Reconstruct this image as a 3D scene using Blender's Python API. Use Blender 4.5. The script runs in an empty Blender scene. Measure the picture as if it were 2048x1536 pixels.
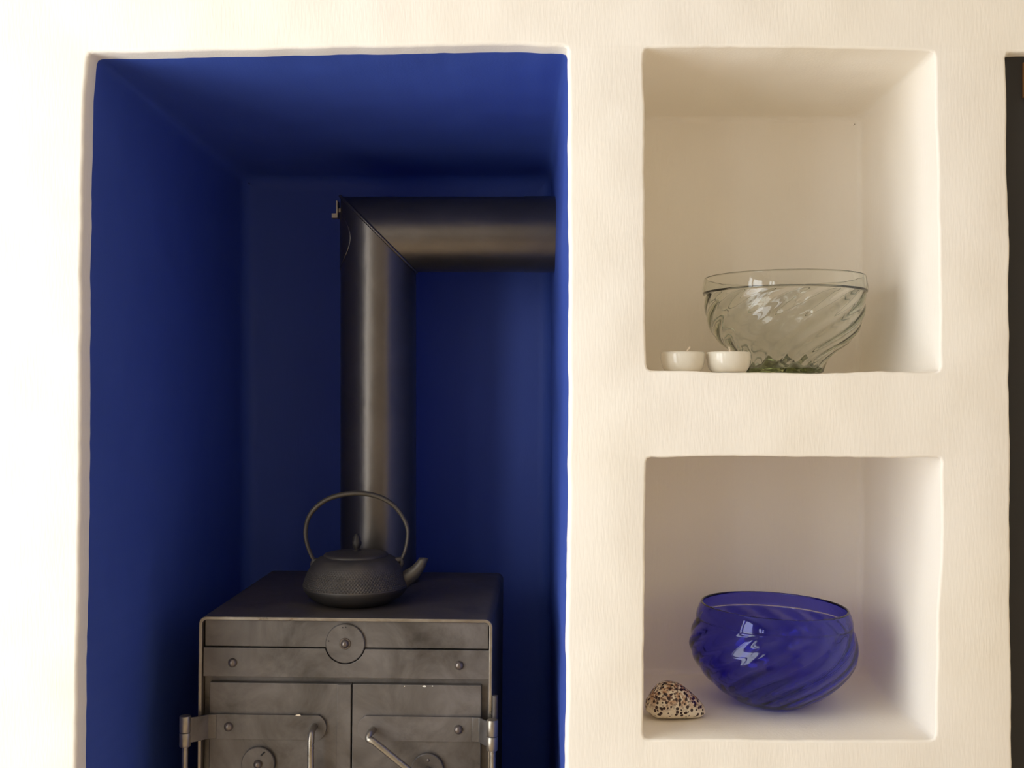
import bpy, bmesh, math, random
from mathutils import Vector, noise
random.seed(7)
PI = math.pi
scene = bpy.context.scene
C = scene.collection

# ------------------------------------------------------------------ camera
D = 1.5                      # camera to wall face (wall face is the plane y = 0)
F = 2150.0                   # focal length for a 2048 px wide frame
VX, VY = 1062.0, 780.0       # where the wall normal meets the picture
S = F / D
CAMZ = 1.15
cam = bpy.data.cameras.new('camera')
cam.sensor_width = 36.0
cam.lens = F * 36.0 / 2048.0
cam.shift_x = -(VX - 1024) / 2048.0
cam.shift_y = (VY - 768) / 2048.0
cam.clip_start = 0.02
camo = bpy.data.objects.new('camera', cam)
camo.location = (0, -D, CAMZ)
camo.rotation_euler = (PI / 2, 0, 0)
C.objects.link(camo)
scene.camera = camo

# ------------------------------------------------------------------ daylight
w = bpy.data.worlds.new('overcast_sky')
scene.world = w
w.use_nodes = True
bg = w.node_tree.nodes['Background']
bg.inputs['Color'].default_value = (0.93, 0.97, 1.0, 1)
bg.inputs['Strength'].default_value = 5.5
scene.view_settings.view_transform = 'Standard'
scene.view_settings.look = 'None'
scene.view_settings.exposure = 0.0
scene.view_settings.gamma = 1.0
scene.view_settings.use_curve_mapping = False
scene.cycles.max_bounces = 12
scene.cycles.diffuse_bounces = 8
scene.cycles.glossy_bounces = 6
scene.cycles.transmission_bounces = 10
scene.cycles.use_denoising = True
scene.cycles.use_adaptive_sampling = True
scene.cycles.adaptive_threshold = 0.06

ROOM_L, ROOM_R, ROOM_B, ROOM_H = -1.3, 1.5, -3.9, 2.45
WIN_Y0, WIN_Y1, WIN_Z0, WIN_Z1 = -1.8, -0.18, 0.12, 2.2     # opening in the left wall
FILL_WIN = (-3.5, -2.5, 0.9, 2.1)                                  # opening added farther back in the same wall to brighten the niches
for nm, (ya, yb, za, zb_) in (('window_daylight', (WIN_Y0, WIN_Y1, WIN_Z0, WIN_Z1)), ('added_far_daylight', FILL_WIN)):
    pl = bpy.data.lights.new(nm, 'AREA')
    pl.shape = 'RECTANGLE'
    pl.size = zb_ - za
    pl.size_y = yb - ya
    pl.cycles.is_portal = True
    plo = bpy.data.objects.new(nm, pl)
    plo.location = (ROOM_L - 0.16, (ya + yb) / 2, (za + zb_) / 2)
    plo.rotation_euler = (0, -PI / 2, 0)
    C.objects.link(plo)


# ------------------------------------------------------------------ helpers
def W(px, py, depth=0.0):
    """real (x, z) of something seen at that pixel and standing that deep behind the wall face"""
    k = (D + depth) / F
    return ((px - VX) * k, CAMZ + (VY - py) * k)


def tag(o, label=None, cat=None, group=None, kind=None):
    if label: o['label'] = label
    if cat: o['category'] = cat
    if group: o['group'] = group
    if kind: o['kind'] = kind
    return o


def empty(name, loc, label=None, cat=None, group=None):
    o = bpy.data.objects.new(name, None)
    o.empty_display_size = 0.05
    o.location = loc
    C.objects.link(o)
    return tag(o, label, cat, group)


def origin_of(p):
    v = Vector((0, 0, 0))
    while p is not None:
        v += p.location
        p = p.parent
    return v


def obj(name, bm, m, parent=None, origin=None, smooth=35, bevel=0.0, segs=2):
    """link bm (built in place, before any turning of its parent) as one mesh object"""
    bmesh.ops.remove_doubles(bm, verts=bm.verts, dist=1e-6)
    bmesh.ops.recalc_face_normals(bm, faces=bm.faces)
    if origin is not None:
        base = Vector(origin)
    else:
        base = origin_of(parent)
    bm.transform(__import__('mathutils').Matrix.Translation(-base))
    me = bpy.data.meshes.new(name)
    bm.to_mesh(me)
    bm.free()
    ms = m if isinstance(m, (list, tuple)) else [m]
    for x in ms:
        me.materials.append(x)
    if smooth:
        for p in me.polygons:
            p.use_smooth = True
        me.set_sharp_from_angle(angle=math.radians(smooth))
    o = bpy.data.objects.new(name, me)
    C.objects.link(o)
    if parent is not None:
        o.parent = parent
        o.location = base - origin_of(parent)
    else:
        o.location = base
    if bevel:
        b = o.modifiers.new('edge', 'BEVEL')
        b.width = bevel
        b.segments = segs
        b.limit_method = 'ANGLE'
        b.angle_limit = math.radians(40)
        b.harden_normals = False
    return o


def box(bm, x0, x1, y0, y1, z0, z1):
    v = [bm.verts.new(p) for p in ((x0, y0, z0), (x1, y0, z0), (x1, y1, z0), (x0, y1, z0),
                                   (x0, y0, z1), (x1, y0, z1), (x1, y1, z1), (x0, y1, z1))]
    for f in ((0, 3, 2, 1), (4, 5, 6, 7), (0, 1, 5, 4), (1, 2, 6, 5), (2, 3, 7, 6), (3, 0, 4, 7)):
        bm.faces.new([v[i] for i in f])
    return bm


def newbox(*a):
    return box(bmesh.new(), *a)


def prism(bm, pts, y0, y1):
    """polygon in x, z pushed from y0 to y1"""
    a = [bm.verts.new((x, y0, z)) for x, z in pts]
    b = [bm.verts.new((x, y1, z)) for x, z in pts]
    n = len(pts)
    fa = bm.faces.new(a)
    fb = bm.faces.new(b[::-1])
    for i in range(n):
        bm.faces.new((a[i], b[i], b[(i + 1) % n], a[(i + 1) % n]))
    bmesh.ops.triangulate(bm, faces=[fa, fb])
    return bm


def lathe(bm, prof, n, center=(0, 0, 0), fn=None, axis='Z', close=False):
    """prof: (r, h) list. fn(theta, r, h) -> (r, h). r == 0 makes a pole"""
    rings = []
    cx, cy, cz = center

    def place(r, h, t):
        a, b = r * math.cos(t), r * math.sin(t)
        if axis == 'Z': return (cx + a, cy + b, cz + h)
        if axis == 'Y': return (cx + a, cy + h, cz + b)
        return (cx + h, cy + a, cz + b)
    for r, h in prof:
        if r < 1e-9:
            rings.append([bm.verts.new(place(0, h, 0))])
            continue
        ring = []
        for i in range(n):
            t = 2 * PI * i / n
            rr, hh = (r, h) if fn is None else fn(t, r, h)
            ring.append(bm.verts.new(place(rr, hh, t)))
        rings.append(ring)
    pairs = list(zip(rings[:-1], rings[1:]))
    if close:
        pairs.append((rings[-1], rings[0]))
    for A, B in pairs:
        if len(A) == 1 and len(B) == 1: continue
        for i in range(n):
            j = (i + 1) % n
            if len(A) == 1: bm.faces.new((A[0], B[j], B[i]))
            elif len(B) == 1: bm.faces.new((A[i], A[j], B[0]))
            else: bm.faces.new((A[i], A[j], B[j], B[i]))
    return bm


def tube(bm, pts, rad, n=12, closed=False, caps=True, flat=1.0, up=None):
    """round bar through 3-D points; rad a number or one per point"""
    P = [Vector(p) for p in pts]
    m = len(P)
    R = rad if isinstance(rad, (list, tuple)) else [rad] * m
    rings = []
    prev = None
    for i in range(m):
        a = P[i - 1] if (i > 0 or closed) else P[i]
        b = P[(i + 1) % m] if (i < m - 1 or closed) else P[i]
        t = (b - a).normalized()
        if prev is None:
            ref = Vector(up) if up else (Vector((0, 1, 0)) if abs(t.y) < 0.9 else Vector((0, 0, 1)))
            u = (ref - t * ref.dot(t)).normalized()
        else:
            u = (prev - t * prev.dot(t)).normalized()
        prev = u
        v = t.cross(u)
        rings.append([bm.verts.new(P[i] + u * (R[i] * flat * math.cos(2 * PI * k / n)) + v * (R[i] * math.sin(2 * PI * k / n)))
                      for k in range(n)])
    seq = list(zip(rings[:-1], rings[1:]))
    if closed: seq.append((rings[-1], rings[0]))
    for A, B in seq:
        for k in range(n):
            bm.faces.new((A[k], A[(k + 1) % n], B[(k + 1) % n], B[k]))
    if caps and not closed:
        bm.faces.new(rings[0][::-1])
        bm.faces.new(rings[-1])
    return bm


def spline(pts, per=6):
    """Catmull-Rom through the points"""
    out = []
    P = [Vector(p) for p in pts]
    for i in range(len(P) - 1):
        p0 = P[max(i - 1, 0)]; p1 = P[i]; p2 = P[i + 1]; p3 = P[min(i + 2, len(P) - 1)]
        for k in range(per):
            t = k / per
            out.append(0.5 * ((2 * p1) + (p2 - p0) * t + (2 * p0 - 5 * p1 + 4 * p2 - p3) * t * t + (3 * p1 - p0 - 3 * p2 + p3) * t ** 3))
    out.append(P[-1])
    return out


def spline_scalar(pts, per=6):
    return [(v.x, v.y) for v in spline([(a, b, 0) for a, b in pts], per)]


# ------------------------------------------------------------------ materials
class N:
    def __init__(s, name):
        s.m = bpy.data.materials.new(name)
        s.m.use_nodes = True
        s.t = s.m.node_tree
        s.p = s.t.nodes['Principled BSDF']
        s.out = s.t.nodes['Material Output']

    def n(s, typ, **kw):
        x = s.t.nodes.new(typ)
        for k, v in kw.items():
            if k in x.inputs.keys() if isinstance(k, str) else False:
                x.inputs[k].default_value = v
            else:
                setattr(x, k, v)
        return x

    def l(s, a, b):
        s.t.links.new(a, b)

    def coord(s, scale=(1, 1, 1), rot=(0, 0, 0)):
        tc = s.t.nodes.new('ShaderNodeTexCoord')
        mp = s.t.nodes.new('ShaderNodeMapping')
        mp.inputs['Scale'].default_value = scale
        mp.inputs['Rotation'].default_value = rot
        s.l(tc.outputs['Object'], mp.inputs['Vector'])
        return mp.outputs['Vector']

    def noise(s, vec, scale, detail=3, rough=0.5, dist=0.0):
        x = s.t.nodes.new('ShaderNodeTexNoise')
        x.inputs['Scale'].default_value = scale
        x.inputs['Detail'].default_value = detail
        x.inputs['Roughness'].default_value = rough
        x.inputs['Distortion'].default_value = dist
        s.l(vec, x.inputs['Vector'])
        return x.outputs['Fac']

    def ramp(s, fac, stops):
        r = s.t.nodes.new('ShaderNodeValToRGB')
        e = r.color_ramp.elements
        while len(e) < len(stops): e.new(0.5)
        for q, (pos, col) in zip(e, stops):
            q.position = pos
            q.color = tuple(col) + (1,) if len(col) == 3 else col
        s.l(fac, r.inputs['Fac'])
        return r.outputs['Color']

    def mix(s, fac, a, b, mode='MIX'):
        x = s.t.nodes.new('ShaderNodeMix')
        x.data_type = 'RGBA'
        x.blend_type = mode
        for sock, v in ((0, fac), (6, a), (7, b)):
            if hasattr(v, 'is_linked'): s.l(v, x.inputs[sock])
            else: x.inputs[sock].default_value = v if not isinstance(v, tuple) else (v + (1,) if len(v) == 3 else v)
        return x.outputs[2]

    def math(s, op, a, b=0.0):
        x = s.t.nodes.new('ShaderNodeMath')
        x.operation = op
        for i, v in enumerate((a, b)):
            if hasattr(v, 'is_linked'): s.l(v, x.inputs[i])
            else: x.inputs[i].default_value = v
        return x.outputs[0]

    def bump(s, h, strength, dist, prev=None):
        b = s.t.nodes.new('ShaderNodeBump')
        b.inputs['Strength'].default_value = strength
        b.inputs['Distance'].default_value = dist
        s.l(h, b.inputs['Height'])
        if prev is not None: s.l(prev, b.inputs['Normal'])
        return b.outputs['Normal']

    def matte(s, color, normal=None):
        s.t.nodes.remove(s.p)
        d = s.t.nodes.new('ShaderNodeBsdfDiffuse')
        for nm, v in (('Color', color), ('Normal', normal)):
            if v is None: continue
            if hasattr(v, 'is_linked'): s.l(v, d.inputs[nm])
            else: d.inputs[nm].default_value = tuple(v) + (1,)
        s.l(d.outputs[0], s.out.inputs['Surface'])
        return s.m

    def done(s, color=None, rough=None, metal=None, normal=None, **kw):
        def put(name, v):
            if v is None: return
            if hasattr(v, 'is_linked'): s.l(v, s.p.inputs[name])
            else: s.p.inputs[name].default_value = tuple(v) + (1,) if isinstance(v, tuple) and len(v) == 3 else v
        put('Base Color', color); put('Roughness', rough); put('Metallic', metal); put('Normal', normal)
        for k, v in kw.items(): put(k.replace('_', ' '), v)
        return s.m


def plaster(name, base, stain, spec=0.0, rough=0.75, bstr=1.0, strokes=True):
    k = N(name)
    v = k.coord()
    big = k.noise(v, 3.2, 1, 0.55)
    brush = k.noise(k.coord((1, 1, 0.16)), 250, 1, 0.7)
    wavy = k.noise(v, 13, 0, 0.5)
    f = k.ramp(big, [(0.42, (0, 0, 0)), (0.72, (1, 1, 1))])
    col = k.mix(k.math('MULTIPLY', f, 0.55), base, stain)
    h = k.math('ADD', k.math('MULTIPLY', wavy, 0.004 * bstr), k.math('MULTIPLY', brush, 0.00028 * bstr))
    nrm = k.bump(h, 1.0, 1.0)
    if not spec: return k.matte(col, nrm)
    return k.done(col, rough, 0.0, nrm, Specular_IOR_Level=spec)


M = {}
M['plaster'] = plaster('cream_limewash', (0.955, 0.898, 0.812), (0.955, 0.886, 0.76))
M['blue'] = plaster('ultramarine_limewash', (0.055, 0.105, 0.44), (0.046, 0.09, 0.39), spec=0.35, rough=0.6, bstr=0.7)


def steel(name, a, b, rough=(0.38, 0.6), metal=0.55, scale=14, specks=True):
    k = N(name)
    v = k.coord()
    n1 = k.noise(v, scale, 5, 0.62, 0.6)
    n2 = k.noise(v, 160, 4, 0.6)
    col = k.ramp(n1, [(0.3, a), (0.7, b)])
    r = k.ramp(n1, [(0.3, (rough[0],) * 3), (0.72, (rough[1],) * 3)])
    nrm = k.bump(n2, 0.14, 0.0008)
    nrm = k.bump(k.noise(v, 22, 2), 0.2, 0.004, nrm)
    return k.done(col, r, metal, nrm)


M['steel'] = steel('brown_grey_sheet_steel', (0.075, 0.064, 0.055), (0.225, 0.2, 0.18), (0.34, 0.6), 0.5, 11)
M['steel_edge'] = steel('bare_steel_rod', (0.30, 0.26, 0.21), (0.42, 0.37, 0.30), (0.25, 0.4), 0.85, 30, False)
M['rivet'] = steel('rivet_steel', (0.16, 0.13, 0.11), (0.24, 0.2, 0.17), (0.25, 0.4), 0.7, 60, False)
M['top'] = steel('dark_shell_steel', (0.09, 0.072, 0.06), (0.14, 0.115, 0.098), (0.4, 0.6), 0.3)  # darker steel for the shell and hinge pin
M['pipe'] = steel('black_flue_steel', (0.15, 0.13, 0.11), (0.19, 0.165, 0.14), (0.29, 0.36), 0.85, 8, False)
M['latch'] = steel('zinc_latch', (0.38, 0.32, 0.24), (0.5, 0.43, 0.33), (0.3, 0.45), 0.7, 40, False)


def iron(name, a, b, rough=0.55):
    k = N(name)
    v = k.coord()
    n1 = k.noise(v, 30, 4, 0.6)
    col = k.ramp(n1, [(0.3, a), (0.7, b)])
    nrm = k.bump(k.noise(v, 700, 3, 0.6), 0.25, 0.0006)
    return k.done(col, rough, 0.35, nrm)


M['iron'] = iron('cast_iron', (0.055, 0.047, 0.04), (0.085, 0.072, 0.06))
M['iron_dark'] = iron('dark_cast_iron', (0.035, 0.03, 0.026), (0.05, 0.043, 0.037))  # darker iron for the kettle's lower body and knob
M['iron_handle'] = iron('forged_handle_iron', (0.08, 0.068, 0.05), (0.12, 0.10, 0.075), 0.42)


def glass(name, absorb, density, ior=1.47, rough=0.0, tint=(1, 1, 1), streaks=None):
    k = N(name)
    k.t.nodes.remove(k.p)
    g = k.n('ShaderNodeBsdfGlass')
    g.inputs['IOR'].default_value = ior
    g.inputs['Roughness'].default_value = rough
    g.inputs['Color'].default_value = tint + (1,)
    v = k.coord()
    nb = k.bump(k.noise(v, 26, 2, 0.5), 0.12, 0.004)
    k.l(nb, g.inputs['Normal'])
    a = k.n('ShaderNodeVolumeAbsorption')
    a.inputs['Color'].default_value = absorb + (1,)
    a.inputs['Density'].default_value = density
    k.l(g.outputs[0], k.out.inputs['Surface'])
    k.l(a.outputs[0], k.out.inputs['Volume'])
    return k.m


M['green_glass'] = glass('pale_green_glass', (0.60, 0.66, 0.30), 28)
M['blue_glass'] = glass('cobalt_glass', (0.03, 0.05, 0.94), 430)


def simple(name, col, rough, metal=0.0, **kw):
    k = N(name)
    if name in ('cream_room_paint', 'pale_room_paint', 'terracotta_floor'): return k.matte(col)
    v = k.coord()
    n1 = k.noise(v, 40, 3)
    c2 = tuple(c * 0.9 for c in col)
    return k.done(k.ramp(n1, [(0.3, c2), (0.7, col)]), rough, metal, None, **kw)


M['ceramic'] = simple('white_glazed_ceramic', (0.80, 0.74, 0.62), 0.12)
M['wax'] = simple('candle_wax', (0.88, 0.83, 0.72), 0.5)
M['wick'] = simple('waxed_wick', (0.92, 0.78, 0.6), 0.8)
M['dark_wood'] = simple('near_black_stained_wood', (0.022, 0.019, 0.016), 0.6)
M['brass'] = simple('copper_hinge', (0.45, 0.2, 0.07), 0.45, 0.6)
M['room'] = simple('cream_room_paint', (0.62, 0.57, 0.5), 0.8)
M['room_light'] = simple('pale_room_paint', (0.76, 0.69, 0.58), 0.8)
M['white_paint'] = simple('white_window_paint', (0.8, 0.79, 0.76), 0.4)
M['tile'] = simple('terracotta_floor', (0.60, 0.48, 0.33), 0.6)
M['stone'] = simple('dark_hearth_stone', (0.08, 0.075, 0.07), 0.7)


def shell_mat():
    k = N('spotted_cowrie')
    v = k.coord()
    wob = k.noise(v, 120, 2)
    vec = k.n('ShaderNodeVectorMath', operation='ADD')
    k.l(v, vec.inputs[0])
    sc = k.n('ShaderNodeVectorMath', operation='SCALE')
    nz = k.n('ShaderNodeTexNoise'); nz.inputs['Scale'].default_value = 90
    k.l(v, nz.inputs['Vector'])
    k.l(nz.outputs['Color'], sc.inputs[0]); sc.inputs['Scale'].default_value = 0.004
    k.l(sc.outputs[0], vec.inputs[1])
    vo = k.n('ShaderNodeTexVoronoi'); vo.inputs['Scale'].default_value = 165; vo.inputs['Randomness'].default_value = 0.9
    k.l(vec.outputs[0], vo.inputs['Vector'])
    vo2 = k.n('ShaderNodeTexVoronoi'); vo2.inputs['Scale'].default_value = 260
    k.l(vec.outputs[0], vo2.inputs['Vector'])
    sep = k.n('ShaderNodeSeparateXYZ'); k.l(v, sep.inputs[0])
    hi = k.n('ShaderNodeMapRange'); k.l(sep.outputs['Z'], hi.inputs['Value'])
    hi.inputs['From Min'].default_value = 0.010; hi.inputs['From Max'].default_value = 0.030
    spots = k.ramp(vo.outputs['Distance'], [(0.36, (1, 1, 1)), (0.44, (0, 0, 0))])
    spots2 = k.ramp(vo2.outputs['Distance'], [(0.40, (1, 1, 1)), (0.52, (0, 0, 0))])
    base = k.mix(k.math('MULTIPLY', hi.outputs[0], k.ramp(wob, [(0.42, (0, 0, 0)), (0.6, (1, 1, 1))])), (0.80, 0.70, 0.55), (0.52, 0.30, 0.17))
    c = k.mix(k.math('MULTIPLY', k.math('MULTIPLY', spots2, hi.outputs[0]), 0.8), base, (0.09, 0.03, 0.022))
    foot = k.n('ShaderNodeMapRange'); k.l(sep.outputs['Z'], foot.inputs['Value'])
    foot.inputs['From Min'].default_value = 0.003; foot.inputs['From Max'].default_value = 0.006
    c = k.mix(k.math('MULTIPLY', spots, foot.outputs[0]), c, (0.035, 0.012, 0.01))
    return k.done(c, 0.22)


M['shell'] = shell_mat()


# ------------------------------------------------------------------ the wall with its openings
def densify(front, back, step):
    """matching dense loops for the mouth and the back of an opening"""
    A, B = [], []
    n = len(front)
    for i in range(n):
        a, b = Vector(front[i]), Vector(front[(i + 1) % n])
        c, d = Vector(back[i]), Vector(back[(i + 1) % n])
        m = max(2, int((b - a).length / step))
        for k in range(m):
            t = k / m
            A.append(a.lerp(b, t)); B.append(c.lerp(d, t))
    return A, B


def relax(L, it):
    for _ in range(it):
        L = [L[i] * 0.5 + (L[i - 1] + L[(i + 1) % len(L)]) * 0.25 for i in range(len(L))]
    return L


def outward(L):
    out = []
    for i in range(len(L)):
        t = (L[(i + 1) % len(L)] - L[i - 1]).normalized()
        out.append(Vector((-t.y, t.x)))
    return out


def wavy(L, nrm, seed, amp):
    R = []
    for p, q in zip(L, nrm):
        a = noise.noise(Vector((p.x * 14, p.y * 14, seed))) * amp + noise.noise(Vector((p.x * 55, p.y * 55, seed + 9))) * amp * 0.45
        R.append(p + q * a)
    return R


WALL_X0, WALL_X1, WALL_Z1 = ROOM_L, ROOM_R, ROOM_H


def opening(front_px, back_px, depth, seed, edge=0.007, amp=0.0016, split=None):
    """front_px clockwise as seen from the room. back_px: the outline of the far end, as wall-plane sizes.
    returns the front hole loop, and rings (list of 3-D point lists) down to the back"""
    fr, bk = densify(front_px, back_px, 0.007)
    fr, bk = relax(fr, 1), relax(bk, 8)
    nf = outward(fr)
    fr = wavy(fr, nf, seed, amp)
    rings = []
    for k in range(6):
        a = k * PI / 10
        rings.append([(p.x + q.x * edge * (1 - math.sin(a)), edge * (1 - math.cos(a)), p.y + q.y * edge * (1 - math.sin(a)))
                      for p, q in zip(fr, nf)])
    ts = [0.022, 0.032] if split else []
    m = 12
    ts += [edge + (depth - edge) * (i / m) for i in range(1, m)]
    ts = sorted(t for t in ts if not split or t <= 0.033 or t > 0.045)
    idx = None
    cv = min(0.03, depth * 0.3) if split else 0.012
    ts = [t for t in ts if t < depth - cv - 0.004]
    cove = [] if depth < 0.1 else [depth - cv + cv * math.sin(a) for a in (0, 0.4, 0.8, 1.2)]
    for t in ts + cove + [depth]:
        u = t / depth
        ring = []
        inset = 0.0
        if cove and t > depth - cv: inset = cv * (1 - math.sqrt(max(0.0, 1 - ((t - depth + cv) / cv) ** 2)))
        for p, b, q in zip(fr, bk, nf):
            c = p.lerp(b, u)
            wv = noise.noise(Vector((c.x * 7, t * 9, c.y * 7 + seed))) * 0.003 * min(1, t / 0.1)
            ring.append((c.x + q.x * (wv - inset), t, c.y + q.y * (wv - inset)))
        rings.append(ring)
        if split and idx is None and t >= split - 1e-6:
            idx = len(rings) - 1
    return rings, idx


def skin(bm, rings, first=None):
    vs = [first] if first else []
    vs += [[bm.verts.new(p) for p in r] for r in rings]
    for A, B in zip(vs[:-1], vs[1:]):
        n = len(A)
        for i in range(n):
            bm.faces.new((A[i], B[i], B[(i + 1) % n], A[(i + 1) % n]))
    return vs


def fill(bm, loop):
    es = [bm.edges.get((loop[i], loop[(i + 1) % len(loop)])) or bm.edges.new((loop[i], loop[(i + 1) % len(loop)])) for i in range(len(loop))]
    bmesh.ops.triangle_fill(bm, edges=es, use_beauty=True)


def WL(*pts):
    return [W(px, py) for px, py in pts]


HEARTH = 0.03
REC_D, NI_D = 0.844, 0.362
hz = VY + (CAMZ - HEARTH) * S      # pixel row of the hearth on the wall face
recess_f = WL((176, 103), (300, 104), (700, 94), (1040, 90), (1137, 93), (1138, 300), (1139, 700), (1138, 900), (1135, 1200), (1133, 1536), (1131, hz), (146, hz),
              (152, 1536), (160, 1000), (163, 560), (168, 190))
bx0, bx1, bz1 = W(488, 0, REC_D)[0], W(1101, 0, REC_D)[0], W(0, 356, REC_D)[1]


def backed(pts, x0, x1, z0, z1):
    """the far outline: each mouth point pushed to the matching place on the far rectangle"""
    xs = [p[0] for p in pts]; zs = [p[1] for p in pts]
    out = []
    for x, z in pts:
        u = (x - min(xs)) / (max(xs) - min(xs)); v = (z - min(zs)) / (max(zs) - min(zs))
        if u < 0.06: u = 0
        if u > 0.94: u = 1
        if v < 0.03: v = 0
        if v > 0.97: v = 1
        out.append((x0 + (x1 - x0) * u, z0 + (z1 - z0) * v))
    return out


recess_b = backed(recess_f, bx0, bx1, HEARTH, bz1)
up_f = WL((1288, 96), (1400, 94), (1700, 96), (1870, 102), (1879, 500), (1880, 743), (1600, 746), (1310, 742), (1293, 739), (1289, 500), (1290, 300), (1287, 150))
up_b = backed(up_f, up_f[0][0] + 0.004, W(1722, 0, NI_D)[0], up_f[6][1] - 0.001, W(0, 236, NI_D)[1])
lo_f = WL((1292, 914), (1500, 913), (1884, 915), (1883, 1100), (1877, 1200), (1871, 1480), (1600, 1481), (1287, 1478), (1287, 1300), (1289, 1150), (1290, 1010))
lo_b = backed(lo_f, lo_f[0][0] - 0.006, W(1725, 0, NI_D)[0], W(0, 1346, NI_D)[1], lo_f[1][1] + 0.002)
door_f = WL((2013, 105), (2800, 105), (2800, VY + (CAMZ - 0.004) * S), (2024, VY + (CAMZ - 0.004) * S), (2024, 1536), (2021, 1000), (2019, 500), (2014, 250))
door_b = door_f

bm = bmesh.new()
holes = []
parts = []
for name, f_, b_, d_, seed, split, ed in (('stove_recess', recess_f, recess_b, REC_D, 1.3, 0.032, 0.0055), ('upper', up_f, up_b, NI_D, 5.1, None, 0.0038),
                                          ('lower', lo_f, lo_b, NI_D, 8.7, None, 0.0038), ('doorway', door_f, door_b, 0.06, 3.3, None, 0.004)):
    rings, idx = opening(f_, b_, d_, seed, edge=ed, split=split)
    cut = idx if idx else 5
    vs = skin(bm, rings[:cut + 1])
    holes.append(vs[0])
    parts.append((name, rings[cut:], d_))
corner = [bm.verts.new(p) for p in ((WALL_X0, 0, 0), (WALL_X1, 0, 0), (WALL_X1, 0, WALL_Z1), (WALL_X0, 0, WALL_Z1))]
edges = [bm.edges.new((corner[i], corner[(i + 1) % 4])) for i in range(4)]
for h in holes:
    edges += [bm.edges.get((h[i], h[(i + 1) % len(h)])) for i in range(len(h))]
bmesh.ops.triangle_fill(bm, edges=edges, use_beauty=True)
wall = obj('wall_back', bm, M['plaster'], smooth=0)
me = wall.data
for p in me.polygons:
    p.use_smooth = abs(p.normal.y) < 0.9999
me.set_sharp_from_angle(angle=math.radians(50))
tag(wall, 'cream limewashed wall with a blue stove recess and two niches', 'wall', kind='structure')
for name, rings, d_ in parts:
    bm = bmesh.new()
    vs = skin(bm, rings)
    if name != 'doorway': fill(bm, vs[-1])
    o = obj({'stove_recess': 'recess_lining', 'doorway': 'door_reveal'}.get(name, 'niche_lining'), bm, M['blue'] if name == 'stove_recess' else M['plaster'], wall, smooth=60)
    if name == 'stove_recess': o['label'] = 'deep ultramarine blue plaster recess around the stove'

# rest of the room
T = 0.15


def struct(name, bm, m, label=None):
    o = obj(name, bm, m, smooth=0)
    return tag(o, label, None, kind='structure')


struct('floor', newbox(ROOM_L - T, ROOM_R + T, ROOM_B - T, 0.9, -0.1, 0), M['tile'], 'terracotta coloured floor of the room')
struct('ceiling', newbox(ROOM_L - T, ROOM_R + T, ROOM_B - T, 0.15, ROOM_H, ROOM_H + 0.1), M['room'], 'cream ceiling of the room')
struct('wall_right', newbox(ROOM_R, ROOM_R + T, ROOM_B - T, 0.15, 0, ROOM_H), M['room_light'], 'cream wall on the right of the room')
struct('wall_front', newbox(ROOM_L - T, ROOM_R, ROOM_B - T, ROOM_B, 0, ROOM_H), M['room'], 'cream wall behind the camera')
bm = bmesh.new()
wins = ((WIN_Y0, WIN_Y1, WIN_Z0, WIN_Z1), FILL_WIN)
ys = [ROOM_B, FILL_WIN[0], FILL_WIN[1], WIN_Y0, WIN_Y1, 0.15]
for ya, yb in ((ys[0], ys[1]), (ys[2], ys[3]), (ys[4], ys[5])):
    box(bm, ROOM_L - T, ROOM_L, ya, yb, 0, ROOM_H)
for ya, yb, za, zb_ in wins:
    box(bm, ROOM_L - T, ROOM_L, ya, yb, 0, za)
    box(bm, ROOM_L - T, ROOM_L, ya, yb, zb_, ROOM_H)
struct('wall_left', bm, M['room'], 'cream wall on the left with a window and an added fill window')
for k, (ya, yb, za, zb_) in enumerate(wins):
    win = empty('window_%d' % (k + 1), (ROOM_L - 0.07, (ya + yb) / 2, za))  # the second, unseen one is added as fill for the niches
    tag(win, ('tall white casement window in the left wall nearest the stove', 'smaller white casement window added farther along the left wall to brighten the niches')[k], kind='structure')
    ym = (ya + yb) / 2
    x0, x1 = ROOM_L - 0.1, ROOM_L - 0.05
    for a, b in ((ya, ya + 0.05), (yb - 0.05, yb), (ym - 0.04, ym + 0.04)):
        obj('window_stile', newbox(x0, x1, a, b, za, zb_), M['white_paint'], win, smooth=0, bevel=0.004)
    for a, b in ((ya + 0.05, ym - 0.04), (ym + 0.04, yb - 0.05)):
        for z in (za, zb_ - 0.06):
            obj('window_rail', newbox(x0, x1, a, b, z, z + 0.06), M['white_paint'], win, smooth=0, bevel=0.004)
        for q in ((1, 2) if k == 0 else (1,)):
            z = za + (zb_ - za) * q / (3 if k == 0 else 2)
            obj('glazing_bar', newbox(x0 + 0.01, x1 - 0.01, a, b, z - 0.012, z + 0.012), M['white_paint'], win, smooth=0)

# dark door leaf in the opening on the right
dx0 = W(2000, 0)[0]
dz1 = W(0, 100)[1]
door = tag(empty('door_1', (dx0 + 0.4, 0.045, 0)), 'near black door set back in the wall at the right edge', kind='structure')
dx1 = W(2810, 0)[0]
obj('door_leaf', newbox(dx0, dx1, 0.020, 0.062, 0.004, dz1), M['dark_wood'], door, smooth=0, bevel=0.002)
hx, hz_ = W(2046, 125, 0.018)
obj('hinge', newbox(hx, hx + 0.03, 0.015, 0.021, hz_ - 0.05, hz_), M['brass'], door, smooth=0, bevel=0.001)

# ------------------------------------------------------------------ stove
SD = 0.244                       # depth of the stove's front edge


def FX(px): return W(px, 0, SD)[0]
def FZ(py): return W(0, py, SD)[1]


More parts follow.
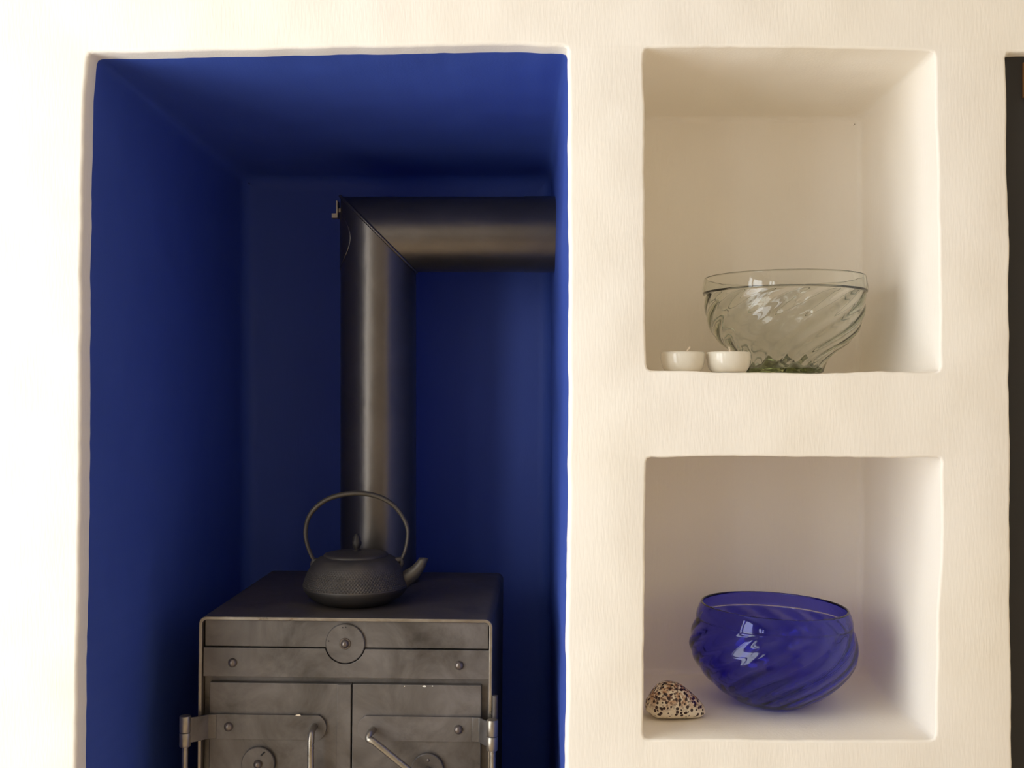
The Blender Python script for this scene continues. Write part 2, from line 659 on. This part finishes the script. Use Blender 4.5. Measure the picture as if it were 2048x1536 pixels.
SX0, SX1 = FX(398), FX(988)
STOP = FZ(1236)
SBACK = 0.69
stove = empty('wood_stove', ((SX0 + SX1) / 2, (SD + SBACK) / 2, HEARTH), 'grey-brown sheet steel wood stove with two strapped doors in the blue recess', 'stove')
LEG = 0.10
BOT = HEARTH + LEG
th = 0.006
# wrapper: one bent sheet, open at the front
r = 0.013


def wrap(inset):
    x0, x1, z1 = SX0 + inset, SX1 - inset, STOP - inset
    rr = max(r - inset, 0.004)
    pts = [(x0, BOT)]
    for k in range(7):
        a = PI - k * PI / 12
        pts.append((x0 + rr + rr * math.cos(a), z1 - rr + rr * math.sin(a)))
    for k in range(7):
        a = PI / 2 - k * PI / 12
        pts.append((x1 - rr + rr * math.cos(a), z1 - rr + rr * math.sin(a)))
    pts.append((x1, BOT))
    return pts


bm = bmesh.new()
o_, i_ = wrap(0), wrap(th)
V = {}
for key, pts in (('o', o_), ('i', i_)):
    for y in (SD, SBACK):
        V[key, y] = [bm.verts.new((x, y, z)) for x, z in pts]
n = len(o_)
for i in range(n - 1):
    bm.faces.new((V['o', SD][i], V['o', SD][i + 1], V['o', SBACK][i + 1], V['o', SBACK][i]))
    bm.faces.new((V['i', SD][i], V['i', SBACK][i], V['i', SBACK][i + 1], V['i', SD][i + 1]))
    bm.faces.new((V['o', SD][i], V['i', SD][i], V['i', SD][i + 1], V['o', SD][i + 1]))
    bm.faces.new((V['o', SBACK][i], V['o', SBACK][i + 1], V['i', SBACK][i + 1], V['i', SBACK][i]))
for e in (0, n - 1):
    bm.faces.new((V['o', SD][e], V['o', SBACK][e], V['i', SBACK][e], V['i', SD][e]))
sh = obj('outer_shell', bm, [M['top'], M['steel_edge']], stove, smooth=30, bevel=0.0012)
for p in sh.data.polygons:
    if p.normal.y < -0.95: p.material_index = 1
IX0, IX1 = SX0 + th, SX1 - th
FY = SD + 0.010                  # face of the front plate
obj('firebox', newbox(IX0 + 0.0005, IX1 - 0.0005, FY + 0.010, SBACK - 0.01, BOT + 0.01, STOP - th - 0.001), M['steel'], stove, smooth=0)
for sx in (SX0 + 0.02, SX1 - 0.055):
    for sy in (SD + 0.03, SBACK - 0.075):
        obj('leg', newbox(sx, sx + 0.035, sy, sy + 0.035, HEARTH, BOT + 0.012), M['steel'], stove, smooth=0, bevel=0.003)


def disc(cx, cz, rad, y_front, thick, parent, m='steel', name='air_disc', hole=None):
    b = bmesh.new()
    pr = [(0, -thick), (rad - 0.0012, -thick), (rad, -thick + 0.0012), (rad, 0), (0, 0)]
    lathe(b, pr, 48, (cx, y_front, cz), axis='Y')
    return obj(name, b, M[m], parent, smooth=30)


def dome(cx, cz, rad, y, parent, name='rivet', h=0.75, m='rivet'):
    b = bmesh.new()
    pr = [(0, -rad * h)] + [(rad * math.sin(a), -rad * h * math.cos(a)) for a in (0.3, 0.6, 0.9, 1.2, 1.5)] + [(rad, 0.001), (0, 0.001)]
    lathe(b, pr, 20, (cx, y, cz), axis='Y')
    return obj(name, b, M[m], parent, smooth=50)


# upper cover plate
z_a, z_b = FZ(1243), FZ(1297)
obj('upper_plate', newbox(FX(409), FX(979), FY - 0.003, FY + 0.0115, z_b, z_a), M['steel'], stove, smooth=0, bevel=0.0008)
# middle band cut round the disc
dcx, dcz, dr = FX(692), FZ(1288), 39.5 / (S * D / (D + SD))
zt, zb = FZ(1299), FZ(1357)
rc = dr + 0.0016
bx_0, bx_1 = FX(407), FX(983)
cols = [bx_0]
half = math.sqrt(rc * rc - (zt - dcz) ** 2)
cols += [dcx - half * math.cos(PI * k / 28) for k in range(29)] + [bx_1]
b = bmesh.new()
rows = []
for k, x in enumerate(cols):
    top = zt
    if 0 < k < len(cols) - 1:
        top = min(zt, dcz - math.sqrt(max(0.0, rc * rc - (x - dcx) ** 2)))
    rows.append([b.verts.new((x, y, z)) for y, z in ((FY - 0.0065, zb), (FY - 0.0065, top), (FY + 0.0115, top), (FY + 0.0115, zb))])
for P_, Q_ in zip(rows[:-1], rows[1:]):
    for k in range(4):
        b.faces.new((P_[k], Q_[k], Q_[(k + 1) % 4], P_[(k + 1) % 4]))
b.faces.new(rows[0]); b.faces.new(rows[-1][::-1])
obj('band', b, M['steel'], stove, smooth=0, bevel=0.0009)
ad = disc(dcx, dcz, dr, FY - 0.003, 0.0045, stove)
dome(dcx, dcz, 0.0075, FY - 0.0075, ad, 'knob', 1.1)
b = bmesh.new(); lathe(b, [(0, -0.0018), (0.0088, -0.0018), (0.0095, 0), (0, 0)], 24, (dcx, FY - 0.0074, dcz), axis='Y')
obj('washer', b, M['rivet'], ad, smooth=30)
for ax, az in ((-0.0265, 0.004), (-0.004, 0.026), (0.001, 0.0265)):
    b = bmesh.new(); lathe(b, [(0, -0.0002), (0.0012, -0.0002), (0.0012, 0.0005), (0, 0.0005)], 10, (dcx + ax, FY - 0.0075, dcz + az), axis='Y')
    obj('pin_hole', b, M['dark_wood'], ad, smooth=0)
for px in (466, 921):
    dome(FX(px), FZ(1329), 0.0075, FY - 0.0065, stove, h=0.95)
# front frame round the doors
fz = FZ(1358)
fr_y0 = FY + 0.005
obj('front_frame', newbox(FX(406), FX(984), fr_y0, FY + 0.011, BOT + 0.012, fz), M['steel'], stove, smooth=0, bevel=0.0006)

DZ0 = BOT + 0.03
DT = FZ(1369)
DY = fr_y0 - 0.0115


def make_door(x0, x1, side):
    """side -1: hinged on the left, 1: on the right"""
    hx_out = x0 if side < 0 else x1
    root = obj('door', newbox(x0, x1, DY, fr_y0 + 0.0005, DZ0, DT), M['steel'], stove, smooth=0, bevel=0.0012)
    if side < 0:
        obj('overlap_strip', newbox(FX(677), x1 - 0.0006, DY - 0.002, DY + 0.001, DZ0 + 0.002, DT - 0.001), M['steel'], root, smooth=0, bevel=0.0006)
    y0 = DY - (0.0055 if side > 0 else 0.0055)
    for lvl, (pt, pb) in enumerate(((1431, 1480), (1431 + 390, 1480 + 390))):
        za, zb2 = FZ(pt), FZ(pb)
        zm = (za + zb2) / 2
        # strap: flat bar with one round end, cranked out to the hinge pin
        hh = (za - zb2) / 2
        if side < 0:
            xe, xs_ = FX(657), FX(436)
        else:
            xe, xs_ = FX(720), FX(948)
        sgn = 1 if side < 0 else -1
        rad = hh * 1.12
        pts = []
        a_m = math.asin(hh / rad)
        for k in range(13):
            a = -a_m + 2 * a_m * k / 12
            pts.append((xe + sgn * (rad * math.cos(a) - rad), zm + rad * math.sin(a)))
        pts += [(xs_, za), (xs_, zb2)]
        b = bmesh.new()
        prism(b, pts, y0, DY + 0.0005)
        st = obj('strap', b, M['steel'], root, smooth=0, bevel=0.0009)
        # cranked end
        pin_x = FX(382) if side < 0 else FX(990)
        pin_y = SD - 0.022
        b = bmesh.new()
        c0 = Vector((xs_, y0 + 0.0026, 0)); c1 = Vector((pin_x, pin_y, 0))
        mid1 = Vector((xs_ - sgn * 0.012, y0 + 0.001, 0))
        path = [c0, mid1, c0.lerp(c1, 0.62) + Vector((0, -0.002, 0)), c1 + Vector((sgn * 0.006, 0, 0))]
        t2 = 0.0026
        A = []
        for q in path:
            A.append([b.verts.new((q.x, q.y + dy, z)) for dy, z in ((-t2, za), (t2, za), (t2, zb2), (-t2, zb2))])
        for P_, Q_ in zip(A[:-1], A[1:]):
            for k in range(4):
                b.faces.new((P_[k], P_[(k + 1) % 4], Q_[(k + 1) % 4], Q_[k]))
        b.faces.new(A[0]); b.faces.new(A[-1][::-1])
        obj('strap_crank', b, M['steel'], root, smooth=20, bevel=0.0008)
        # hinge barrel in two knuckles
        bz = zm - 0.003
        for q0, q1 in ((bz, za + 0.003), (zb2 - 0.006, bz - 0.0008)):
            b = bmesh.new()
            lathe(b, [(0, q0), (0.0085, q0), (0.0092, q0 + 0.001), (0.0092, q1 - 0.001), (0.0085, q1), (0, q1)], 24, (pin_x, pin_y, 0))
            obj('hinge_barrel', b, M['steel_edge'], root, smooth=40)
        dome(FX(461) if side < 0 else FX(921), zm, 0.0075, y0, root, h=0.95)
    # long hinge rod
    px_, py_ = (FX(382), SD - 0.022) if side < 0 else (FX(991), SD - 0.022)
    b = bmesh.new()
    lathe(b, [(0, FZ(1870)), (0.005, FZ(1870)), (0.005, FZ(1482)), (0, FZ(1482))], 16, (px_, py_, 0))
    obj('hinge_rod', b, M['steel_edge'], root, smooth=40)
    # handle rod
    zh = FZ(1458)
    rr = 0.0055
    if side < 0:
        hx = FX(633)
        hb = W(626, 0, y0 - 0.028)[0]
        zh = FZ(1453)
        pts = [(hx, y0 + 0.001, zh), (hx, y0 - 0.010, zh), (hx - 0.0005, y0 - 0.018, zh - 0.002), (hx * 0.45 + hb * 0.55, y0 - 0.025, zh - 0.008),
               (hb, y0 - 0.028, zh - 0.020), (hb, y0 - 0.028, zh - 0.06), (hb, y0 - 0.028, zh - 0.16), (hb, y0 - 0.024, zh - 0.172)]
    else:
        hx = FX(746.5)
        dvec = Vector((75, 0, -59)).normalized()
        p0 = Vector((hx, y0 - 0.020, zh - 0.003))
        pts = [(hx + 0.003, y0 + 0.001, zh), (hx + 0.003, y0 - 0.010, zh), (hx + 0.001, y0 - 0.017, zh), tuple(p0 + Vector((0, -0.004, -0.004))),
               tuple(p0 + dvec * 0.014 + Vector((-0.0005, -0.007, 0))), tuple(p0 + dvec * 0.06 + Vector((0, -0.008, 0))), tuple(p0 + dvec * 0.15 + Vector((0, -0.008, 0))),
               tuple(p0 + dvec * 0.162 + Vector((0, -0.004, 0)))]
    b = bmesh.new()
    tube(b, spline(pts, 5), rr, 14)
    obj('handle', b, M['steel_edge'], root, smooth=50)
    # spin disc
    cx, cz, rad = (FX(521), FZ(1529), 0.0272) if side < 0 else (FX(860), FZ(1537), 0.0266)
    disc(cx, cz, rad, DY + 0.0005, 0.0075, root)
    dome(cx, cz, 0.007, DY - 0.007, root, 'knob', 1.2)
    if side < 0:
        b = bmesh.new(); tube(b, [(cx + 0.005, DY - 0.0072, cz + 0.014), (cx + 0.011, DY - 0.0072, cz + 0.020)], 0.0013, 8)
        obj('slot', b, M['dark_wood'], root)
    else:
        dome(cx + 0.001, cz + 0.0165, 0.0028, DY - 0.007, root, 'small_rivet')
    return root


make_door(FX(420), FX(705.5), -1)
make_door(FX(707.5), FX(966), 1)
for px, py, wd, hg, m_, yy in ((852, 1371.5, 0.0075, 0.0028, 'wax', DY), (868, 1371, 0.003, 0.0016, 'wax', DY), (601, 1430.5, 0.0105, 0.0026, 'wick', DY - 0.0055), (812, 1372, 0.002, 0.002, 'wick', DY)):
    b = bmesh.new()
    cx, cz = FX(px), FZ(py)
    prism(b, [(cx + wd / 2 * math.cos(a) * (0.8 + 0.25 * math.sin(3 * a + px)), cz + hg / 2 * math.sin(a)) for a in [2 * PI * k / 9 for k in range(9)]], yy - 0.0012, yy + 0.0008)
    obj('paint_fleck', b, M[m_], stove, smooth=0)
# short upright pin by the right hinge
b = bmesh.new(); lathe(b, [(0, FZ(1440)), (0.0045, FZ(1440)), (0.0045, FZ(1386)), (0, FZ(1386))], 14, (FX(994), SD - 0.004, 0))
obj('hinge_pin', b, M['top'], stove, smooth=40)
stove.rotation_euler = (0, math.radians(0.5), math.radians(-0.7))
stove.location.x -= 0.0055

# ------------------------------------------------------------------ flue pipe
PD = 0.585
PXc = W(757, 0, PD)[0]
PZc = W(0, 469, PD)[1]
PR = 0.0725
pipe = empty('flue_pipe', (PXc, PD, STOP), 'black steel flue pipe rising from the stove and turning right into the wall', 'stove pipe')
NS = 64


def shell_tube(bm, ringA, ringB):
    A = [bm.verts.new(p) for p in ringA]; B = [bm.verts.new(p) for p in ringB]
    for i in range(len(A)):
        bm.faces.new((A[i], A[(i + 1) % len(A)], B[(i + 1) % len(B)], B[i]))


cs = [(math.cos(2 * PI * i / NS), math.sin(2 * PI * i / NS)) for i in range(NS)]
b = bmesh.new()
shell_tube(b, [(PXc + PR * c, PD + PR * s, STOP + 0.0002) for c, s in cs], [(PXc + PR * c, PD + PR * s, PZc - PR * c) for c, s in cs])
obj('upright_pipe', b, M['pipe'], pipe, smooth=60)
xe = W(1050, 0, PD)[0]
b = bmesh.new()
shell_tube(b, [(PXc - PR * c, PD + PR * s, PZc + PR * c) for c, s in cs], [(xe, PD + PR * s, PZc + PR * c) for c, s in cs])
obj('level_pipe', b, M['pipe'], pipe, smooth=60)
b = bmesh.new()
R2 = PR + 0.0008
shell_tube(b, [(xe - 0.001, PD + R2 * s, PZc + R2 * c) for c, s in cs], [(0.075, PD + R2 * s, PZc + R2 * c) for c, s in cs])
shell_tube(b, [(xe - 0.001, PD + R2 * s, PZc + R2 * c) for c, s in cs], [(xe - 0.001, PD + (PR - 0.002) * s, PZc + (PR - 0.002) * c) for c, s in cs])
obj('wall_sleeve', b, M['pipe'], pipe, smooth=40)
b = bmesh.new()
tube(b, [(PXc + (PR + 0.0006) * c, PD + (PR + 0.0006) * s, PZc - (PR + 0.0006) * c) for c, s in cs], 0.0032, 8, closed=True)
obj('elbow_seam', b, M['pipe'], pipe, smooth=60)
b = bmesh.new()
lathe(b, [(PR - 0.001, 0.0006), (PR + 0.006, 0.0006), (PR + 0.006, 0.012), (PR + 0.001, 0.014)], NS, (PXc, PD, STOP))
obj('base_collar', b, M['pipe'], pipe, smooth=40)
# round clean-out lid on the outer side of the elbow
b = bmesh.new()
ccz = W(0, 483, PD)[1]
cr = 0.057
ring_a, ring_b, ring_c = [], [], []
for i in range(40):
    a = 2 * PI * i / 40
    y, z = cr * math.cos(a), cr * math.sin(a)
    for ring, k, lift in ((ring_a, 1.0, -0.0005), (ring_b, 1.0, 0.0010), (ring_c, 0.97, 0.0014)):
        yy = y * k
        ring.append((PXc - math.sqrt(PR * PR - yy * yy) - lift, PD + yy, ccz + z * k))
rv = [[b.verts.new(p) for p in q] for q in (ring_a, ring_b, ring_c)]
for A, B in zip(rv[:-1], rv[1:]):
    for i in range(40): b.faces.new((A[i], A[(i + 1) % 40], B[(i + 1) % 40], B[i]))
cv = b.verts.new((PXc - PR - 0.0014, PD, ccz))
prev = rv[2]
for kk in (0.66, 0.33):
    nx = []
    for i in range(40):
        a = 2 * PI * i / 40
        yy = cr * 0.97 * kk * math.cos(a)
        nx.append(b.verts.new((PXc - math.sqrt(PR * PR - yy * yy) - 0.0014, PD + yy, ccz + cr * 0.97 * kk * math.sin(a))))
    for i in range(40): b.faces.new((prev[i], prev[(i + 1) % 40], nx[(i + 1) % 40], nx[i]))
    prev = nx
for i in range(40): b.faces.new((prev[i], prev[(i + 1) % 40], cv))
lid = obj('clean_out_lid', b, M['pipe'], pipe, smooth=40)
zl0, zl1 = W(0, 438, PD)[1], W(0, 404, PD)[1]
bx = bmesh.new()
lx = PXc - PR - 0.004
box(bx, lx - 0.0032, lx, PD - 0.016, PD + 0.006, zl0, zl1)
box(bx, lx - 0.012, lx - 0.0032, PD - 0.014, PD + 0.004, zl0, zl0 + 0.009)
box(bx, lx, lx + 0.006, PD - 0.006, PD + 0.004, zl0 + 0.012, zl0 + 0.020)
obj('latch', bx, M['latch'], pipe, smooth=0, bevel=0.0006)

# ------------------------------------------------------------------ kettle
KD = 0.372
KX = W(712, 0, KD)[0]
KZ = STOP + 0.0003
KS = F / (D + KD)
kettle = empty('iron_kettle', (KX, KD, KZ), 'dark cast iron kettle with dimpled sides and hoop handle on the stove', 'kettle')


def KP(px, py, dy=0.0):
    x, z = W(px, py, KD)
    return Vector((x, KD + dy, z))


low = spline_scalar([(0.0, 0.0), (0.050, 0.0), (0.062, 0.003), (0.078, 0.012), (0.0875, 0.022), (0.0900, 0.0275)], 6)
b = bmesh.new(); lathe(b, [(0, 0)] + low[6:] + [(0.0895, 0.030)], 96, (KX, KD, KZ))
obj('lower_body', b, M['iron_dark'], kettle, smooth=50)
up = spline_scalar([(0.0905, 0.0285), (0.0908, 0.0300), (0.0890, 0.0365), (0.0850, 0.048), (0.0795, 0.060), (0.0735, 0.0705), (0.0660, 0.0775), (0.0570, 0.0810), (0.050, 0.0815)], 12)
h0, h1 = 0.0315, 0.071
ROWS, COLS = 13, 104


def nail(t, r_, h_):
    if h_ < h0 or h_ > h1: return r_, h_
    v = (h_ - h0) / (h1 - h0) * ROWS
    row = math.floor(v)
    u = t / (2 * PI) * COLS + 0.5 * row
    du, dv = u - math.floor(u) - 0.5, v - row - 0.5
    k = max(0.0, 1 - (du * du + dv * dv) / 0.19)
    fade = 1.0 if v < ROWS * 0.6 else max(0.0, 1 - (v - ROWS * 0.6) / (ROWS * 0.4))
    if t and -0.0 <= t < 0.24 or t > 6.04: fade *= 0.3
    return r_ + 0.0015 * k * fade, h_
dense = []
for (r1, z1), (r2, z2) in zip(up[:-1], up[1:]):
    dense.append((r1, z1))
b = bmesh.new()
lathe(b, dense + [up[-1]], 720, (KX, KD, KZ), nail)
obj('body', b, M['iron'], kettle, smooth=60)
b = bmesh.new()
lathe(b, [(0.053, 0.0805), (0.0553, 0.0805), (0.0556, 0.083), (0.0545, 0.0850), (0.050, 0.0862), (0.035, 0.0885), (0.012, 0.0900), (0, 0.0902)], 72, (KX, KD, KZ))
klid = obj('lid', b, M['iron'], kettle, smooth=50)
klid['label'] = 'flat round iron lid with a bud shaped knob'
kx0 = KX + 1.5 / KS
b = bmesh.new()


def bud(t, r_, h_):
    return r_ * (1 + 0.10 * math.sin(5 * t + h_ * 900)), h_
lathe(b, [(0, 0.0895), (0.0075, 0.0895), (0.0078, 0.091), (0.0045, 0.0925), (0.0055, 0.0955), (0.0074, 0.1000), (0.0078, 0.1045), (0.0064, 0.109), (0.0066, 0.111), (0.0048, 0.1155), (0.0030, 0.119), (0, 0.1205)], 30, (kx0, KD, KZ), bud)
obj('knob', b, M['iron_dark'], klid, smooth=60)
hp = [(628, 1119), (621, 1105), (614, 1083), (612, 1060), (617, 1037), (630, 1017), (652, 1000), (680, 990), (714, 986.5), (745, 990), (771, 1000), (792, 1016), (807, 1037), (815, 1060), (814, 1083), (809, 1104), (803, 1118)]
path = spline([KP(x, y, -0.004 + 0.008 * (x - 610) / 205) for x, y in hp], 5)
m = len(path)
rad = [0.0029 + 0.0016 * math.sin(PI * i / (m - 1)) for i in range(m)]
b = bmesh.new(); tube(b, path, rad, 12, flat=1.5)
obj('handle', b, M['iron_handle'], kettle, smooth=60)
for px, py in ((630, 1121), (800, 1120)):
    b = bmesh.new()
    c = KP(px, py, -0.004 + 0.008 * (px - 610) / 205)
    s_ = 1 if px < 700 else -1
    tube(b, [c + Vector((s_ * 0.013, 0, -0.009)), c + Vector((s_ * 0.005, 0, -0.001)), c + Vector((-s_ * 0.002, 0, 0.001)), c + Vector((-s_ * 0.004, 0, -0.005)), c + Vector((s_ * 0.002, 0, -0.013))], [0.006, 0.0062, 0.005, 0.0045, 0.006], 10)
    obj('handle_lug', b, M['iron'], kettle, smooth=60)
b = bmesh.new()
sp = spline([KP(796, 1165), KP(812, 1157), KP(827, 1146), KP(838, 1134), KP(846, 1121)], 5)
sr = [0.0175 + (0.0078 - 0.0175) * (i / (len(sp) - 1)) ** 0.8 for i in range(len(sp))]
tube(b, sp, sr, 24, caps=False)
# lean the mouth so the far lip runs out to the right
b.verts.ensure_lookup_table()
for v_ in b.verts[-24:]:
    dx = v_.co.x - sp[-1].x
    v_.co.z = sp[-1].z + 0.004 - dx * 0.12
    v_.co.x += dx * 0.25 + 0.001
spo = obj('spout', b, M['iron_handle'], kettle, smooth=60)
sol = spo.modifiers.new('wall', 'SOLIDIFY'); sol.thickness = 0.002; sol.offset = -1


# ------------------------------------------------------------------ glass bowls
def glass_bowl(name, center, outer, thick, base_thick, ribs, amp, twist, m, label, rim=None, n=240, floor_bumps=0.0):
    """outer: (r, h) from the foot up to the lip; closed shell with spiral ribs outside"""
    H = outer[-1][1]
    prof_o = spline_scalar(outer, 9)

    def rib(t, r_, h_):
        u = h_ / H
        env = min(1, u / 0.10) * (1 if u < 0.80 else max(0.0, 1 - (u - 0.80) / 0.05))
        return r_ + amp * env * math.cos(ribs * (t - twist * u)), h_
    b = bmesh.new()
    O = []
    cx, cy, cz = center
    R = []
    bot = b.verts.new((cx, cy, cz + 0.0025))
    for r_, h_ in [(prof_o[0][0] * 0.5, 0.002)] + prof_o:
        ring = []
        for i in range(n):
            t = 2 * PI * i / n
            rr, hh = rib(t, r_, h_)
            ring.append(b.verts.new((cx + rr * math.cos(t), cy + rr * math.sin(t), cz + hh)))
        R.append(ring)
    # rounded lip and the smooth inside
    top_r = prof_o[-1][0]
    inner = []
    for k in range(1, 6):
        a = k * PI / 6
        inner.append((top_r - thick / 2 + thick / 2 * math.cos(a), H + thick / 2 * math.sin(a)))
    for j in range(len(prof_o) - 1, -1, -1):
        r_, h_ = prof_o[j]
        j0, j1 = max(j - 1, 0), min(j + 1, len(prof_o) - 1)
        tx, ty = prof_o[j1][0] - prof_o[j0][0], prof_o[j1][1] - prof_o[j0][1]
        ln = math.hypot(tx, ty)
        nx, ny = -ty / ln, tx / ln
        q = (r_ + nx * thick, h_ + ny * thick)
        if q[1] < base_thick or q[0] < 0.01: break
        if inner and q[0] > inner[-1][0] + 0.03: continue
        inner.append(q)
    r_last, h_last = inner[-1]
    for k in (0.75, 0.45, 0.2):
        inner.append((r_last * k, base_thick - 0.001 + (h_last - base_thick) * k * k))
    for r_, h_ in inner:
        ring = []
        for i in range(n):
            t = 2 * PI * i / n
            u = h_ / H
            env = min(1, max(0, (u - 0.12) / 0.10)) * (1 if u < 0.80 else max(0.0, 1 - (u - 0.80) / 0.05))
            rr = r_ - 0.35 * amp * env * math.cos(ribs * (t - twist * u))
            hh = h_
            if floor_bumps and r_ < r_last * 0.8:
                hh += floor_bumps * 0.9 * (1 - r_ / r_last) + floor_bumps * noise.noise(Vector((math.cos(t) * 2.2, math.sin(t) * 2.2, r_ * 60)))
            ring.append(b.verts.new((cx + rr * math.cos(t), cy + rr * math.sin(t), cz + hh)))
        R.append(ring)
    topc = b.verts.new((cx, cy, cz + base_thick))
    for i in range(n):
        j = (i + 1) % n
        b.faces.new((bot, R[0][j], R[0][i]))
        b.faces.new((R[-1][i], R[-1][j], topc))
    for A, B in zip(R[:-1], R[1:]):
        for i in range(n):
            j = (i + 1) % n
            b.faces.new((A[i], A[j], B[j], B[i]))
    o = obj(name, b, m, None, origin=center, smooth=60)
    return tag(o, label, 'bowl', 'swirled glass bowls in the niches')


SHELF_U = W(0, 745)[1]
GD = 0.185
gx = W(1568, 0, GD)[0]
gk = F / (D + GD)
green = glass_bowl('glass_bowl', (gx, GD, SHELF_U + 0.0006),
                   [(0.052, 0.0), (0.0590, 0.0025), (0.0612, 0.0090), (0.0660, 0.0203), (0.0790, 0.0338), (0.0975, 0.0477), (0.1090, 0.0612), (0.1162, 0.0760), (0.1205, 0.0915), (0.1226, 0.1080), (0.1228, 0.1225),
                    (0.1234, 0.1248), (0.1256, 0.1258), (0.1262, 0.1330), (0.1250, 0.1420), (0.1236, 0.1495)],
                   0.0036, 0.009, 16, 0.0009, 2.0, M['green_glass'], 'clear pale green swirled glass bowl in the upper niche', floor_bumps=0.017)

FLOOR_L = W(0, 1479)[1]
BD = 0.183
bxx = W(1541, 0, BD)[0]
lo_floor_z = W(0, 1479)[1] + (W(0, 1346, NI_D)[1] - W(0, 1479)[1]) * BD / NI_D
blue = glass_bowl('glass_bowl', (bxx, BD, lo_floor_z + 0.0012),
                  [(0.046, 0.0), (0.052, 0.001), (0.0640, 0.0065), (0.0850, 0.0200), (0.1050, 0.0380), (0.1200, 0.0580), (0.1278, 0.0760), (0.1288, 0.0900), (0.1262, 0.1060), (0.1222, 0.1180),
                   (0.1200, 0.1245), (0.1205, 0.1265), (0.1195, 0.1340), (0.1165, 0.1430), (0.1135, 0.1490)],
                  0.0036, 0.010, 16, 0.0008, 1.9, M['blue_glass'], 'deep cobalt blue swirled glass bowl in the lower niche')
blue.rotation_euler = (0, math.radians(2.2), 0)
blue.location.z += 0.001


# ------------------------------------------------------------------ candles
def candle(px, lean, label):
    cd = 0.052
    cx = W(px, 0, cd)[0]
    cz = SHELF_U + 0.0004
    root = empty('tealight_candle', (cx, cd, cz), label, 'candle', 'tealights at the front of the upper niche')
    k = F / (D + cd)
    ro = 44.0 / k
    H = 0.0300
    b = bmesh.new()
    foot = []
    lathe(b, [(0, 0.002), (0.0215, 0.002), (0.0222, 0.0008), (0.0235, 0.0008), (0.0255, 0.0022), (0.0290, 0.0075), (0.0308, 0.0140), (ro, 0.0215), (ro, 0.0268), (ro - 0.0006, 0.0292), (ro - 0.0016, H), (ro - 0.0030, 0.0292), (ro - 0.0034, 0.0265), (ro - 0.005, 0.02), (ro - 0.006, 0.006), (0, 0.005)],
          64, (cx, cd, cz))
    obj('cup', b, M['ceramic'], root, smooth=50)
    b = bmesh.new()
    lathe(b, [(0, 0.006), (ro - 0.0085, 0.007), (ro - 0.0045, 0.0235), (ro - 0.006, 0.0238), (0.006, 0.0228), (0, 0.0232)], 48, (cx, cd, cz))
    wx = obj('wax', b, M['wax'], root, smooth=50)
    b = bmesh.new()
    tube(b, [(cx - lean * 0.2 + 0.003, cd, cz + 0.022), (cx + lean * 0.35 + 0.003, cd, cz + 0.030), (cx + lean + 0.003, cd - 0.001, cz + 0.0375)], [0.0015, 0.0014, 0.0012], 8)
    obj('wick', b, M['wick'], root, smooth=50)
    return root


candle(1365.5, 0.0075, 'white glazed tealight cup nearest the left side of the niche, wick leaning right')
candle(1457.0, -0.0022, 'white glazed tealight cup overlapping the green glass bowl, wick nearly upright')

# ------------------------------------------------------------------ cowrie shell
CD = 0.108
scx = W(1350.5, 0, CD)[0]
floor_at = lambda d: W(0, 1479)[1] + (W(0, 1346, NI_D)[1] - W(0, 1479)[1]) * d / NI_D
prof = [(-0.0452, 0.020, 0.001), (-0.0446, 0.0245, 0.007), (-0.0425, 0.0268, 0.012), (-0.0400, 0.0285, 0.0165), (-0.0365, 0.0350, 0.0210), (-0.0310, 0.0420, 0.0255), (-0.0240, 0.0480, 0.029), (-0.0150, 0.0512, 0.0305), (-0.0060, 0.0508, 0.0305),
        (0.0050, 0.0478, 0.029), (0.0160, 0.0410, 0.027), (0.0260, 0.0330, 0.0230), (0.0350, 0.0250, 0.0175), (0.0410, 0.0180, 0.0115), (0.0442, 0.0125, 0.0065), (0.0452, 0.0065, 0.0008)]
fine = []
A3 = spline([(x, h, w_) for x, h, w_ in prof], 5)
b = bmesh.new()
rings = []
NC = 48
for q in A3:
    x, h, w_ = q
    lift = 0.0045 * max(0, (abs(x) - 0.030) / 0.015) ** 2 + (0.004 if x < 0 else 0.0) * max(0, (-x - 0.03) / 0.015)
    ring = []
    zc = lift + (h - lift) * 0.30
    for k in range(NC):
        a = 2 * PI * k / NC
        c_, s_ = math.cos(a), math.sin(a)
        y = w_ * math.copysign(abs(c_) ** 0.92, c_)
        if s_ >= 0: z = zc + (h - zc) * abs(s_) ** 0.95
        else: z = zc - (zc - lift) * min(1.0, abs(s_) ** 0.8 * 1.12)
        ring.append(b.verts.new((scx + x, CD + y, floor_at(CD) + 0.0012 + z)))
    rings.append(ring)
for A, B in zip(rings[:-1], rings[1:]):
    for k in range(NC):
        b.faces.new((A[k], A[(k + 1) % NC], B[(k + 1) % NC], B[k]))
b.faces.new(rings[0][::-1]); b.faces.new(rings[-1])
cow = obj('cowrie_shell', b, M['shell'], None, origin=(scx, CD, floor_at(CD) + 0.0012), smooth=60)
tag(cow, 'glossy cream cowrie shell with dark brown spots beside the blue bowl', 'shell')
cow.rotation_euler = (math.radians(-2), math.radians(2.0), math.radians(6))
